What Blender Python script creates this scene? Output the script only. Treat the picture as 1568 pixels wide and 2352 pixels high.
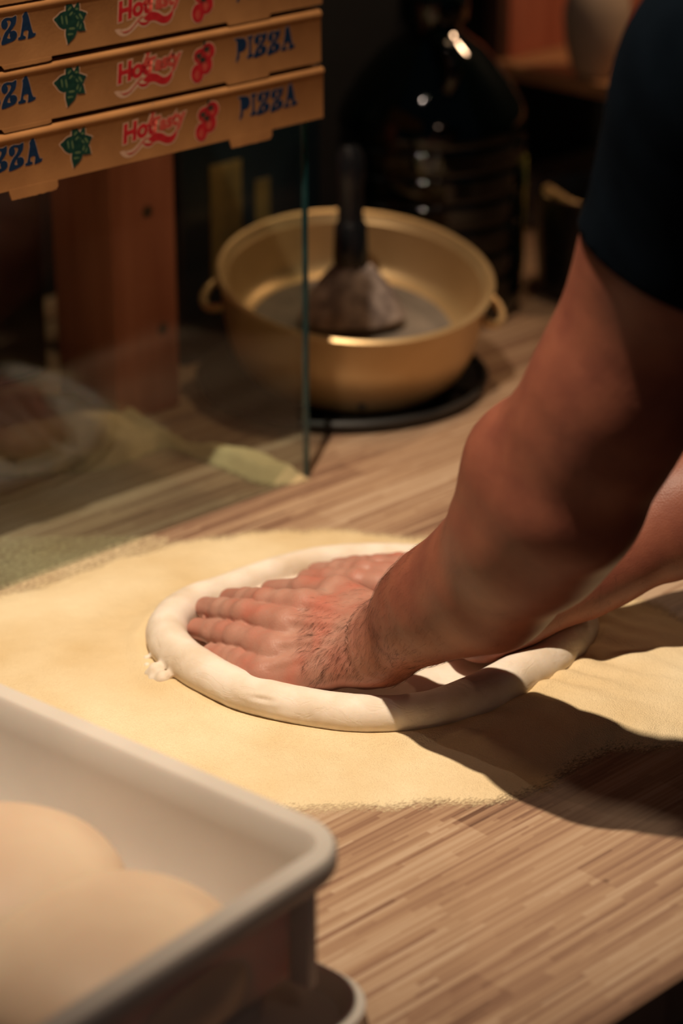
import bpy, bmesh, math, random
import numpy as np
from mathutils import Vector, Matrix, noise
random.seed(7); rng = np.random.default_rng(7)
for o in list(bpy.data.objects): bpy.data.objects.remove(o)
S = bpy.context.scene; C = S.collection
R = math.radians
# ---------------------------------------------------------------- camera
PITCH = R(23.5); FPX = 5400.0; H = 0.83
cam = bpy.data.cameras.new('camera'); co = bpy.data.objects.new('camera', cam); C.objects.link(co)
co.location = (0, 0, H); co.rotation_euler = (R(90) - PITCH, 0, 0)
cam.sensor_fit = 'VERTICAL'; cam.sensor_height = 36; cam.sensor_width = 24; cam.lens = FPX / 2352 * 36
cam.clip_start = 0.02
cam.dof.use_dof = True; cam.dof.focus_distance = 1.69; cam.dof.aperture_fstop = 3.3
S.camera = co
# ---------------------------------------------------------------- world, lamps, exposure
w = bpy.data.worlds.new('world'); S.world = w; w.use_nodes = True
w.node_tree.nodes['Background'].inputs[0].default_value = (0.35, 0.5, 0.75, 1)
w.node_tree.nodes['Background'].inputs[1].default_value = 0.022
S.view_settings.view_transform = 'Standard'; S.view_settings.look = 'None'
S.view_settings.exposure = -0.28; S.view_settings.gamma = 1.0; S.view_settings.use_curve_mapping = False
def spot(name, loc, to, power, col, size, blend, rad):
    l = bpy.data.lights.new(name, 'SPOT'); l.energy = power; l.color = col
    l.spot_size = R(size); l.spot_blend = blend; l.shadow_soft_size = rad
    o = bpy.data.objects.new(name, l); C.objects.link(o); o.location = loc
    o.rotation_euler = (Vector(to) - Vector(loc)).to_track_quat('-Z', 'Y').to_euler(); return o
spot('pendant_lamp_light', (-0.20, 1.12, 2.0), (-0.08, 1.66, 0.0), 265, (1.0, 0.81, 0.60), 43, 1.0, 0.022)
spot('bowl_fill_light', (0.30, 2.45, 2.1), (0.0, 2.3, 0.0), 34, (1.0, 0.68, 0.38), 30, 1.0, 0.05)  # added light, narrow cone aimed to brighten the bowl
spot('front_fill_light', (0.38, -0.25, 1.55), (-0.22, 1.75, 0.1), 6.0, (1.0, 0.66, 0.46), 56, 1.0, 0.12)  # unseen fill added in front, lifts box fronts, post and tub wall
pl_ = bpy.data.lights.new('shelf_fill_light', 'POINT'); pl_.energy = 8; pl_.color = (1.0, 0.62, 0.36); pl_.shadow_soft_size = 0.03  # added point light that brightens the shelf and flour ridge
po_ = bpy.data.objects.new('shelf_fill_light', pl_); C.objects.link(po_); po_.location = (0.56, 2.66, 0.85)
pl_ = bpy.data.lights.new('jug_glint_light', 'POINT'); pl_.energy = 8; pl_.color = (1.0, 0.78, 0.66); pl_.shadow_soft_size = 0.008  # added tiny light, there only for highlights on the jug
po_ = bpy.data.objects.new('jug_glint_light', pl_); C.objects.link(po_); po_.location = (-0.42, 1.0, 2.1)
# ---------------------------------------------------------------- pixel -> world helpers
sP, cP = math.sin(PITCH), math.cos(PITCH)
def D(u, v, d):
    a = (u - 784) / FPX; b = (1176 - v) / FPX
    return Vector((a * d, d * (cP + b * sP), H - d * (sP - b * cP)))
def P(u, v, z=0.0):
    b = (1176 - v) / FPX
    return D(u, v, (H - z) / (sP - b * cP))
AZ = R(44); EX = Vector((math.cos(AZ), math.sin(AZ), 0)); EY = Vector((-math.sin(AZ), math.cos(AZ), 0)); EZ = Vector((0, 0, 1))
def W(ex, ey, z=0.0): return EX * ex + EY * ey + EZ * z       # counter-aligned frame
def uv(p): return (p.dot(EX), p.dot(EY))
# ---------------------------------------------------------------- materials
def mat(name, col, rough=0.6, metal=0.0, spec=0.5, **kw):
    m = bpy.data.materials.new(name); m.use_nodes = True
    b = m.node_tree.nodes['Principled BSDF']
    b.inputs['Base Color'].default_value = (*col, 1); b.inputs['Roughness'].default_value = rough
    b.inputs['Metallic'].default_value = metal; b.inputs['Specular IOR Level'].default_value = spec
    for k, v in kw.items():
        b.inputs[k.replace('_', ' ')].default_value = v
    return m
def N(m, t, **kw):
    n = m.node_tree.nodes.new(t)
    for k, v in kw.items():
        if k in n.inputs: n.inputs[k].default_value = v
        else: setattr(n, k, v)
    return n
def L(m, a, b): m.node_tree.links.new(a, b)
def BS(m): return m.node_tree.nodes['Principled BSDF']
def ramp(m, stops, fac=None):
    r = N(m, 'ShaderNodeValToRGB'); e = r.color_ramp.elements
    while len(e) < len(stops): e.new(0.5)
    for i, (p, c) in enumerate(stops):
        e[i].position = p; e[i].color = (*c, 1) if len(c) == 3 else c
    if fac is not None: L(m, fac, r.inputs[0])
    return r
def mapped(m, scale=(1, 1, 1), rot=(0, 0, 0), coord='Object'):
    t = N(m, 'ShaderNodeTexCoord'); mp = N(m, 'ShaderNodeMapping')
    mp.inputs['Scale'].default_value = scale; mp.inputs['Rotation'].default_value = rot
    L(m, t.outputs[coord], mp.inputs[0]); return mp.outputs[0]
def noisy(m, c1, c2, scale, detail=4, lo=0.35, hi=0.65, vec=None, bump=0, bscale=None, dist=0.001):
    vec = vec or mapped(m)
    n = N(m, 'ShaderNodeTexNoise'); n.inputs['Scale'].default_value = scale; n.inputs['Detail'].default_value = detail
    L(m, vec, n.inputs['Vector']); r = ramp(m, [(lo, c1), (hi, c2)], n.outputs['Fac'])
    L(m, r.outputs[0], BS(m).inputs['Base Color'])
    if bump:
        n2 = N(m, 'ShaderNodeTexNoise'); n2.inputs['Scale'].default_value = bscale or scale; n2.inputs['Detail'].default_value = 5
        L(m, vec, n2.inputs['Vector'])
        b = N(m, 'ShaderNodeBump'); b.inputs['Strength'].default_value = bump; b.inputs['Distance'].default_value = dist
        L(m, n2.outputs['Fac'], b.inputs['Height']); L(m, b.outputs[0], BS(m).inputs['Normal'])
    return r

# worktop laminate: fine staves, rows across Y, random lengths along X (object space of the counter)
m_top = mat('stave_laminate', (0.5, 0.3, 0.2), 0.42, spec=0.35)
def build_top(m):
    tc = N(m, 'ShaderNodeTexCoord'); sp = N(m, 'ShaderNodeSeparateXYZ'); L(m, tc.outputs['Object'], sp.inputs[0])
    def math_(op, a, b=None, c=None):
        n = N(m, 'ShaderNodeMath', operation=op)
        for i, x in enumerate((a, b, c)):
            if x is None: continue
            if isinstance(x, (int, float)): n.inputs[i].default_value = x
            else: L(m, x, n.inputs[i])
        return n.outputs[0]
    def layer(wid, length, seed):
        row = math_('FLOOR', math_('DIVIDE', math_('ADD', sp.outputs['Y'], seed), wid))
        wn = N(m, 'ShaderNodeTexWhiteNoise', noise_dimensions='1D'); L(m, row, wn.inputs['W'])
        xs = math_('FLOOR', math_('ADD', math_('DIVIDE', sp.outputs['X'], length), math_('MULTIPLY', wn.outputs['Value'], 17.3)))
        cb = N(m, 'ShaderNodeCombineXYZ'); L(m, row, cb.inputs[0]); L(m, xs, cb.inputs[1])
        w2 = N(m, 'ShaderNodeTexWhiteNoise', noise_dimensions='2D'); L(m, cb.outputs[0], w2.inputs['Vector'])
        return w2.outputs['Value']
    a = layer(0.0042, 0.16, 3.1); b = layer(0.0021, 0.09, 5.7); c = layer(0.034, 0.55, 8.2)
    mp = N(m, 'ShaderNodeMapping'); mp.inputs['Scale'].default_value = (6, 420, 6); L(m, tc.outputs['Object'], mp.inputs[0])
    g = N(m, 'ShaderNodeTexNoise'); g.inputs['Scale'].default_value = 1.0; g.inputs['Detail'].default_value = 5; L(m, mp.outputs[0], g.inputs['Vector'])
    mp2 = N(m, 'ShaderNodeMapping'); mp2.inputs['Scale'].default_value = (2.2, 26, 1); L(m, tc.outputs['Object'], mp2.inputs[0])
    g2 = N(m, 'ShaderNodeTexNoise'); g2.inputs['Scale'].default_value = 1.0; g2.inputs['Detail'].default_value = 3; L(m, mp2.outputs[0], g2.inputs['Vector'])
    s = math_('ADD', math_('MULTIPLY', a, 0.28), math_('MULTIPLY', b, 0.18))
    s = math_('ADD', s, math_('MULTIPLY', c, 0.22)); s = math_('ADD', s, math_('MULTIPLY', g.outputs['Fac'], 0.46)); s = math_('ADD', s, math_('MULTIPLY', g2.outputs['Fac'], 0.42))
    r = ramp(m, [(0.44, (0.13, 0.068, 0.045)), (0.62, (0.27, 0.155, 0.10)), (0.82, (0.40, 0.26, 0.165)), (1.0, (0.50, 0.36, 0.25))], s)
    L(m, r.outputs[0], BS(m).inputs['Base Color'])
    bp = N(m, 'ShaderNodeBump'); bp.inputs['Strength'].default_value = 0.25; bp.inputs['Distance'].default_value = 0.0004
    L(m, s, bp.inputs['Height']); L(m, bp.outputs[0], BS(m).inputs['Normal'])
build_top(m_top)

m_flour = mat('semolina', (0.78, 0.62, 0.36), 0.95, spec=0.1)
def build_flour(m, c1, c2):
    vec = mapped(m)
    noisy(m, c1, c2, 9, 5, 0.3, 0.7, vec)
    n = N(m, 'ShaderNodeTexNoise'); n.inputs['Scale'].default_value = 900; n.inputs['Detail'].default_value = 2; L(m, vec, n.inputs['Vector'])
    n3 = N(m, 'ShaderNodeTexNoise'); n3.inputs['Scale'].default_value = 60; n3.inputs['Detail'].default_value = 5; L(m, vec, n3.inputs['Vector'])
    ad = N(m, 'ShaderNodeMath', operation='MULTIPLY_ADD'); L(m, n3.outputs['Fac'], ad.inputs[0]); ad.inputs[1].default_value = 1.6; L(m, n.outputs['Fac'], ad.inputs[2])
    b = N(m, 'ShaderNodeBump'); b.inputs['Strength'].default_value = 0.9; b.inputs['Distance'].default_value = 0.0014
    L(m, ad.outputs[0], b.inputs['Height']); L(m, b.outputs[0], BS(m).inputs['Normal'])
    at = N(m, 'ShaderNodeAttribute', attribute_name='cover')
    vecg = N(m, 'ShaderNodeMapping'); L(m, vec, vecg.inputs[0]); vecg.inputs['Rotation'].default_value = (0, 0, -AZ); vecs = N(m, 'ShaderNodeMapping'); L(m, vecg.outputs[0], vecs.inputs[0]); vecs.inputs['Scale'].default_value = (.5, 1, 1)
    n2 = N(m, 'ShaderNodeTexNoise'); n2.inputs['Scale'].default_value = 650; n2.inputs['Detail'].default_value = 8; L(m, vecs.outputs[0], n2.inputs['Vector'])
    st = N(m, 'ShaderNodeMath', operation='SUBTRACT'); L(m, at.outputs['Fac'], st.inputs[0]); L(m, n2.outputs['Fac'], st.inputs[1])
    mr = N(m, 'ShaderNodeMapRange'); mr.inputs['From Min'].default_value = -0.25; mr.inputs['From Max'].default_value = 0.2; L(m, st.outputs[0], mr.inputs['Value'])
    L(m, mr.outputs[0], BS(m).inputs['Alpha'])
build_flour(m_flour, (0.72, 0.54, 0.30), (0.88, 0.74, 0.50))

m_dough = mat('raw_dough', (0.80, 0.68, 0.52), 0.62, spec=0.25)
BS(m_dough).inputs['Subsurface Weight'].default_value = 0.25; BS(m_dough).inputs['Subsurface Radius'].default_value = (0.01, 0.006, 0.003)
BS(m_dough).inputs['Subsurface Scale'].default_value = 0.6
def build_dough(m):
    vec = mapped(m); noisy(m, (0.68, 0.56, 0.43), (0.83, 0.74, 0.645), 30, 5, 0.3, 0.62, vec)
    v2 = mapped(m, (1, 1, 2.2)); wv = N(m, 'ShaderNodeTexNoise'); wv.inputs['Scale'].default_value = 42; wv.inputs['Detail'].default_value = 6; wv.inputs['Distortion'].default_value = 1.2
    L(m, v2, wv.inputs['Vector']); r = ramp(m, [(0.40, (0, 0, 0)), (0.47, (1, 1, 1))], wv.outputs['Fac'])
    b = N(m, 'ShaderNodeBump'); b.inputs['Strength'].default_value = 0.22; b.inputs['Distance'].default_value = 0.001
    L(m, r.outputs[0], b.inputs['Height'])
    n = N(m, 'ShaderNodeTexNoise'); n.inputs['Scale'].default_value = 700; L(m, vec, n.inputs['Vector'])
    b2 = N(m, 'ShaderNodeBump'); b2.inputs['Strength'].default_value = 0.25; b2.inputs['Distance'].default_value = 0.0004
    L(m, n.outputs['Fac'], b2.inputs['Height']); L(m, b.outputs[0], b2.inputs['Normal']); L(m, b2.outputs[0], BS(m).inputs['Normal'])
build_dough(m_dough)
m_ball = mat('proved_dough', (0.80, 0.62, 0.45), 0.5, spec=0.3); noisy(m_ball, (0.72, 0.53, 0.38), (0.80, 0.63, 0.46), 12, 3)
BS(m_ball).inputs['Subsurface Weight'].default_value = 0.2; BS(m_ball).inputs['Subsurface Scale'].default_value = 0.01

m_skin = mat('skin', (0.45, 0.2, 0.13), 0.48, spec=0.4)
BS(m_skin).inputs['Subsurface Weight'].default_value = 0.18; BS(m_skin).inputs['Subsurface Radius'].default_value = (0.9, 0.3, 0.15)
BS(m_skin).inputs['Subsurface Scale'].default_value = 0.008
def build_skin(m):
    vec = mapped(m); at = N(m, 'ShaderNodeAttribute', attribute_name='tone')      # 0 arm with shade painted in .. 1 pale pink hand
    n = N(m, 'ShaderNodeTexNoise'); n.inputs['Scale'].default_value = 38; n.inputs['Detail'].default_value = 5; L(m, vec, n.inputs['Vector'])
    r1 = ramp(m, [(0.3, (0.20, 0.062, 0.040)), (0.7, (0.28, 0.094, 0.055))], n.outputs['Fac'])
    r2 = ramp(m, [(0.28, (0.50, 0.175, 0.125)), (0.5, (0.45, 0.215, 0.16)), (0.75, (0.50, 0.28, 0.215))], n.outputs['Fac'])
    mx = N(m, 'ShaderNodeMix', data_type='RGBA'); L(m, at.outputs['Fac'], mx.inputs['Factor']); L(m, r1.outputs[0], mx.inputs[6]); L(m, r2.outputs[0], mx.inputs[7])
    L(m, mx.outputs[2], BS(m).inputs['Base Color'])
    v = N(m, 'ShaderNodeTexVoronoi'); v.inputs['Scale'].default_value = 650; L(m, vec, v.inputs['Vector'])
    n2 = N(m, 'ShaderNodeTexNoise'); n2.inputs['Scale'].default_value = 150; n2.inputs['Detail'].default_value = 4; L(m, vec, n2.inputs['Vector'])
    ad = N(m, 'ShaderNodeMath', operation='MULTIPLY_ADD'); L(m, v.outputs['Distance'], ad.inputs[0]); ad.inputs[1].default_value = 0.5; L(m, n2.outputs['Fac'], ad.inputs[2])
    b = N(m, 'ShaderNodeBump'); b.inputs['Strength'].default_value = 0.35; b.inputs['Distance'].default_value = 0.0006
    L(m, ad.outputs[0], b.inputs['Height']); L(m, b.outputs[0], BS(m).inputs['Normal'])
build_skin(m_skin)
m_hair = mat('dark_hair', (0.03, 0.017, 0.012), 0.6, spec=0.2)
m_shirt = mat('navy_cotton', (0.010, 0.015, 0.024), 0.95, spec=0.02); noisy(m_shirt, (0.0022, 0.0040, 0.0068), (0.0036, 0.0062, 0.0100), 25, 3, bump=0.3, bscale=900, dist=0.0005)
m_trouser = mat('black_cotton', (0.012, 0.012, 0.014), 0.9); noisy(m_trouser, (0.01, 0.01, 0.012), (0.016, 0.016, 0.018), 30)
m_card = mat('cardboard', (0.45, 0.26, 0.12), 0.85, spec=0.15)
v_ = mapped(m_card, (1, 1, 1)); noisy(m_card, (0.25, 0.110, 0.038), (0.31, 0.142, 0.050), 24, 6, 0.35, 0.65, v_, bump=0.25, bscale=500, dist=0.0004)
m_cardcut = mat('cut_cardboard', (0.52, 0.30, 0.13), 0.9); noisy(m_cardcut, (0.46, 0.26, 0.11), (0.58, 0.35, 0.16), 300)
m_blue = mat('blue_ink', (0.008, 0.028, 0.09), 0.8, spec=0.1); noisy(m_blue, (0.003, 0.013, 0.036), (0.005, 0.018, 0.048), 300)
m_halo = mat('pale_ink', (0.52, 0.34, 0.24), 0.8, spec=0.1); noisy(m_halo, (0.34, 0.20, 0.13), (0.40, 0.24, 0.16), 300)
m_red = mat('red_ink', (0.40, 0.02, 0.022), 0.8, spec=0.1); noisy(m_red, (0.26, 0.008, 0.012), (0.34, 0.015, 0.017), 200)
m_red2 = mat('light_red_ink', (0.50, 0.10, 0.06), 0.8, spec=0.1); noisy(m_red2, (0.30, 0.035, 0.025), (0.36, 0.06, 0.04), 200)
m_leaf = mat('green_ink', (0.008, 0.05, 0.03), 0.8, spec=0.1); noisy(m_leaf, (0.003, 0.018, 0.014), (0.008, 0.034, 0.022), 200)
m_leaf2 = mat('light_green_ink', (0.07, 0.11, 0.045), 0.8, spec=0.1); noisy(m_leaf2, (0.04, 0.08, 0.04), (0.09, 0.12, 0.05), 200)
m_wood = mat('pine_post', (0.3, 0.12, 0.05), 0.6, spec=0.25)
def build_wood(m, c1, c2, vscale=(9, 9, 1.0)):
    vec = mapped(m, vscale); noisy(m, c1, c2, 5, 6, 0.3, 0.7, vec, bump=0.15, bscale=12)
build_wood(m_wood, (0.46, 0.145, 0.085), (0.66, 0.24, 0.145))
m_shelfw = mat('oak_shelf', (0.5, 0.28, 0.13), 0.5); build_wood(m_shelfw, (0.42, 0.20, 0.085), (0.58, 0.32, 0.15), (1.0, 9, 9))
m_steel = mat('warm_metal', (0.70, 0.55, 0.34), 0.42, metal=0.55); noisy(m_steel, (0.60, 0.40, 0.19), (0.70, 0.49, 0.25), 14, 4, bump=0.06, bscale=60)
m_grey = mat('grey_bowl_floor', (0.42, 0.36, 0.30), 0.7); noisy(m_grey, (0.17, 0.14, 0.115), (0.25, 0.205, 0.165), 30)
m_blackp = mat('black_plastic', (0.010, 0.012, 0.014), 0.25, spec=0.5); noisy(m_blackp, (0.007, 0.008, 0.010), (0.014, 0.015, 0.018), 20)
m_blackm = mat('black_iron', (0.012, 0.011, 0.011), 0.5, spec=0.4); noisy(m_blackm, (0.008, 0.008, 0.008), (0.018, 0.016, 0.015), 20)
m_jug = mat('dark_green_plastic', (0.004, 0.011, 0.009), 0.045, spec=0.6); noisy(m_jug, (0.0010, 0.0028, 0.0028), (0.0016, 0.0045, 0.0036), 6)
m_lab = mat('green_yellow_label', (0.4, 0.35, 0.08), 0.6); noisy(m_lab, (0.05, 0.16, 0.04), (0.50, 0.38, 0.08), 22, 2, 0.4, 0.6)
m_tin = mat('navy_tin', (0.012, 0.030, 0.045), 0.35, spec=0.5); noisy(m_tin, (0.009, 0.024, 0.038), (0.014, 0.035, 0.052), 8)
m_tinlab = mat('ochre_label', (0.34, 0.23, 0.075), 0.6); noisy(m_tinlab, (0.22, 0.16, 0.06), (0.40, 0.28, 0.09), 26, 3)
m_bristle = mat('grey_bristle', (0.14, 0.11, 0.11), 0.8); noisy(m_bristle, (0.15, 0.115, 0.11), (0.40, 0.33, 0.30), 70, 4, bump=0.4, bscale=160, dist=0.003)
m_glint = mat('polished_highlight', (0.55, 0.47, 0.42), 0.2, metal=1.0)
m_tub = mat('white_polythene', (0.66, 0.60, 0.54), 0.42, spec=0.4); noisy(m_tub, (0.62, 0.56, 0.50), (0.69, 0.63, 0.57), 8)
BS(m_tub).inputs['Subsurface Weight'].default_value = 0.15; BS(m_tub).inputs['Subsurface Scale'].default_value = 0.01
m_jar = mat('cream_ceramic', (0.52, 0.42, 0.32), 0.35); noisy(m_jar, (0.46, 0.37, 0.28), (0.56, 0.46, 0.35), 10)
m_wall = mat('dark_painted_wall', (0.010, 0.014, 0.017), 0.8); noisy(m_wall, (0.008, 0.011, 0.014), (0.013, 0.017, 0.021), 6, bump=0.2, bscale=40)
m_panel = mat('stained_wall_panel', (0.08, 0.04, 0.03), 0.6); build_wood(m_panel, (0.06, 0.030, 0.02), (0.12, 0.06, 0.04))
m_floor = mat('dark_tile_floor', (0.03, 0.03, 0.03), 0.5); noisy(m_floor, (0.02, 0.02, 0.02), (0.04, 0.038, 0.035), 9)
m_carc = mat('black_carcass', (0.012, 0.012, 0.014), 0.6); noisy(m_carc, (0.010, 0.010, 0.012), (0.015, 0.015, 0.017), 9)
m_edge = mat('glass_cut_edge', (0.012, 0.05, 0.055), 0.12, spec=0.8); noisy(m_edge, (0.008, 0.035, 0.042), (0.016, 0.06, 0.065), 40)
m_glass = bpy.data.materials.new('clear_pane'); m_glass.use_nodes = True
nt = m_glass.node_tree; nt.nodes.clear()
g_o = N(m_glass, 'ShaderNodeOutputMaterial'); g_t = N(m_glass, 'ShaderNodeBsdfTransparent'); g_t.inputs[0].default_value = (0.90, 0.95, 0.94, 1)
g_g = N(m_glass, 'ShaderNodeBsdfGlossy'); g_g.inputs['Roughness'].default_value = 0.02; g_f = N(m_glass, 'ShaderNodeFresnel')
g_b = N(m_glass, 'ShaderNodeNewGeometry'); g_r = N(m_glass, 'ShaderNodeMapRange'); g_r.inputs['To Min'].default_value = 1.45; g_r.inputs['To Max'].default_value = 1 / 1.45   # same reflectance on both faces of the pane
L(m_glass, g_b.outputs['Backfacing'], g_r.inputs['Value']); L(m_glass, g_r.outputs[0], g_f.inputs['IOR'])
g_m = N(m_glass, 'ShaderNodeMixShader'); L(m_glass, g_f.outputs[0], g_m.inputs[0]); L(m_glass, g_t.outputs[0], g_m.inputs[1]); L(m_glass, g_g.outputs[0], g_m.inputs[2]); L(m_glass, g_m.outputs[0], g_o.inputs[0])

# ---------------------------------------------------------------- object helpers
def tag(o, label=None, cat=None, group=None, kind=None):
    if label: o['label'] = label
    if cat: o['category'] = cat
    if group: o['group'] = group
    if kind: o['kind'] = kind
    return o
def empty(name, loc, rz=0.0, **kw):
    o = bpy.data.objects.new(name, None); C.objects.link(o); o.location = loc; o.rotation_euler = (0, 0, rz)
    o.empty_display_size = 0.05; return tag(o, **kw)
def link(name, me, m=None, parent=None, smooth=True, angle=None):
    o = bpy.data.objects.new(name, me); C.objects.link(o)
    if m is not None:
        for x in (m if isinstance(m, (list, tuple)) else [m]): me.materials.append(x)
    if parent: o.parent = parent
    if smooth:
        me.polygons.foreach_set('use_smooth', [True] * len(me.polygons))
        if angle:
            try: me.set_sharp_from_angle(angle=R(angle))
            except Exception: pass
    return o
def bm_obj(name, bm, m, parent=None, smooth=True, angle=35):
    bmesh.ops.recalc_face_normals(bm, faces=bm.faces[:])
    me = bpy.data.meshes.new(name); bm.to_mesh(me); bm.free()
    return link(name, me, m, parent, smooth, angle)
def box_bm(x0, x1, y0, y1, z0, z1, bev=0.0, seg=2, bm=None):
    b = bmesh.new(); bmesh.ops.create_cube(b, size=1)
    for v in b.verts: v.co = Vector((x0 + (v.co.x + .5) * (x1 - x0), y0 + (v.co.y + .5) * (y1 - y0), z0 + (v.co.z + .5) * (z1 - z0)))
    if bev: bmesh.ops.bevel(b, geom=b.edges[:], offset=bev, segments=seg, affect='EDGES', profile=0.6)
    if bm is not None:
        me = bpy.data.meshes.new('t'); b.to_mesh(me); b.free(); bm.from_mesh(me); bpy.data.meshes.remove(me); return bm
    return b
def lathe_bm(prof, n=96):
    b = bmesh.new(); rings = []
    for r, z in prof:
        if r < 1e-6: rings.append([b.verts.new((0, 0, z))])
        else: rings.append([b.verts.new((r * math.cos(2 * math.pi * i / n), r * math.sin(2 * math.pi * i / n), z)) for i in range(n)])
    for A, B in zip(rings, rings[1:]):
        for i in range(n):
            j = (i + 1) % n
            if len(A) == 1 and len(B) == 1: continue
            if len(A) == 1: b.faces.new((A[0], B[i], B[j]))
            elif len(B) == 1: b.faces.new((A[i], A[j], B[0]))
            else: b.faces.new((A[i], A[j], B[j], B[i]))
    return b
def tube_into(bm, pts, rads, n=20, closed=False, flat=None):
    """sweep; flat=(normal, factor) squashes the section along the normal"""
    pts = [Vector(p) for p in pts]; rings = []; k = len(pts)
    prev = None
    for i, p in enumerate(pts):
        if closed: t = pts[(i + 1) % k] - pts[i - 1]
        else: t = pts[min(i + 1, k - 1)] - pts[max(i - 1, 0)]
        t.normalize()
        if prev is None:
            a = t.cross(Vector((0, 0, 1)));
            if a.length < 1e-3: a = t.cross(Vector((1, 0, 0)))
        else: a = prev - t * prev.dot(t)
        a.normalize(); prev = a; c = t.cross(a)
        ring = []
        for q in range(n):
            th = 2 * math.pi * q / n; off = (a * math.cos(th) + c * math.sin(th)) * rads[i]
            if flat: off = off - flat[0] * off.dot(flat[0]) * (1 - flat[1])
            ring.append(bm.verts.new(p + off))
        rings.append(ring)
    m_ = k if closed else k - 1
    for i in range(m_):
        A, B = rings[i], rings[(i + 1) % k]
        for q in range(n): bm.faces.new((A[q], A[(q + 1) % n], B[(q + 1) % n], B[q]))
    if not closed:
        bm.faces.new(rings[0][::-1]); bm.faces.new(rings[-1])
    return bm
def catmull(pts, sub, closed=True):
    pts = [Vector(p) for p in pts]; n = len(pts); out = []
    rngi = range(n) if closed else range(n - 1)
    for i in rngi:
        if closed: p0, p1, p2, p3 = pts[i - 1], pts[i], pts[(i + 1) % n], pts[(i + 2) % n]
        else: p0, p1, p2, p3 = pts[max(i - 1, 0)], pts[i], pts[i + 1], pts[min(i + 2, n - 1)]
        for s in range(sub):
            t = s / sub
            out.append(0.5 * ((2 * p1) + (p2 - p0) * t + (2 * p0 - 5 * p1 + 4 * p2 - p3) * t * t + (3 * p1 - p0 - 3 * p2 + p3) * t ** 3))
    if not closed: out.append(pts[-1])
    return out
def remeshed(bm, voxel, smooth_it=0):
    me = bpy.data.meshes.new('tmp'); bmesh.ops.recalc_face_normals(bm, faces=bm.faces[:]); bm.to_mesh(me); bm.free()
    o = bpy.data.objects.new('tmp', me); C.objects.link(o)
    r = o.modifiers.new('r', 'REMESH'); r.mode = 'VOXEL'; r.voxel_size = voxel
    if smooth_it:
        s = o.modifiers.new('s', 'SMOOTH'); s.factor = 0.5; s.iterations = smooth_it
    dg = bpy.context.evaluated_depsgraph_get(); dg.update()
    out = bpy.data.meshes.new_from_object(o.evaluated_get(dg), depsgraph=dg)
    bpy.data.objects.remove(o); bpy.data.meshes.remove(me); out.materials.clear(); return out
def verts_np(me):
    a = np.empty(len(me.vertices) * 3); me.vertices.foreach_get('co', a); return a.reshape(-1, 3)
def set_np(me, a): me.vertices.foreach_set('co', a.ravel()); me.update()
def normals_np(me):
    a = np.empty(len(me.vertices) * 3, dtype=np.float32); me.vertex_normals.foreach_get('vector', a); return a.reshape(-1, 3).astype(float)

# ---------------------------------------------------------------- room
def struct(name, bm, m): o = bm_obj(name, bm, m, None, True, 30); o['kind'] = 'structure'; return o
def frame_obj(o): o.rotation_euler = (0, 0, AZ); return o
frame_obj(struct('floor', box_bm(-1.6, 2.62, -1.6, 2.12, -0.96, -0.90), m_floor))
frame_obj(struct('wall_back', box_bm(-1.6, 2.62, 2.06, 2.12, -0.90, 2.5), m_wall))
frame_obj(struct('wall_right', box_bm(2.56, 2.62, -1.6, 2.06, -0.90, 2.5), m_wall))
# ---------------------------------------------------------------- counter
EDGE = uv(P(1568, 2240))[1]
cnt = empty('worktop', (0, 0, 0), AZ, label='wood-strip laminate worktop under the dough, boxes and bowl', cat='worktop')
bm_obj('counter_slab', box_bm(-0.2, 2.54, EDGE, 2.04, -0.038, 0.0, 0.006, 3), m_top, cnt)
bm_obj('cabinet_base', box_bm(-0.15, 2.5, EDGE + 0.06, 2.02, -0.895, -0.0385, 0.004), m_carc, cnt)

# ---------------------------------------------------------------- semolina
def poly_dist(px, py, poly):
    """signed distance, positive inside"""
    n = len(poly); d = np.full(px.shape, 1e9); ins = np.zeros(px.shape, bool)
    for i in range(n):
        ax, ay = poly[i]; bx, by = poly[(i + 1) % n]
        ex, ey = bx - ax, by - ay; wx, wy = px - ax, py - ay
        t = np.clip((wx * ex + wy * ey) / (ex * ex + ey * ey + 1e-12), 0, 1)
        d = np.minimum(d, np.hypot(wx - ex * t, wy - ey * t))
        c = ((ay > py) != (by > py)) & (px < ex * (py - ay) / (ey + 1e-12) + ax)
        ins ^= c
    return np.where(ins, d, -d)
def fbm(x, y, s, seed=0, octs=4):
    out = np.zeros(x.shape); amp = 1.0
    r = np.random.default_rng(seed)
    for k in range(octs):
        for _ in range(4):
            a = r.uniform(0, 6.283); f = s * (2 ** k) * r.uniform(0.7, 1.3); ph = r.uniform(0, 6.283)
            out += amp * np.sin((x * math.cos(a) + y * math.sin(a)) * f + ph + 0.8 * np.sin((x * math.sin(a) - y * math.cos(a)) * f * 0.6 + ph * 2)) / 4
        amp *= 0.5
    return out
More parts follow.
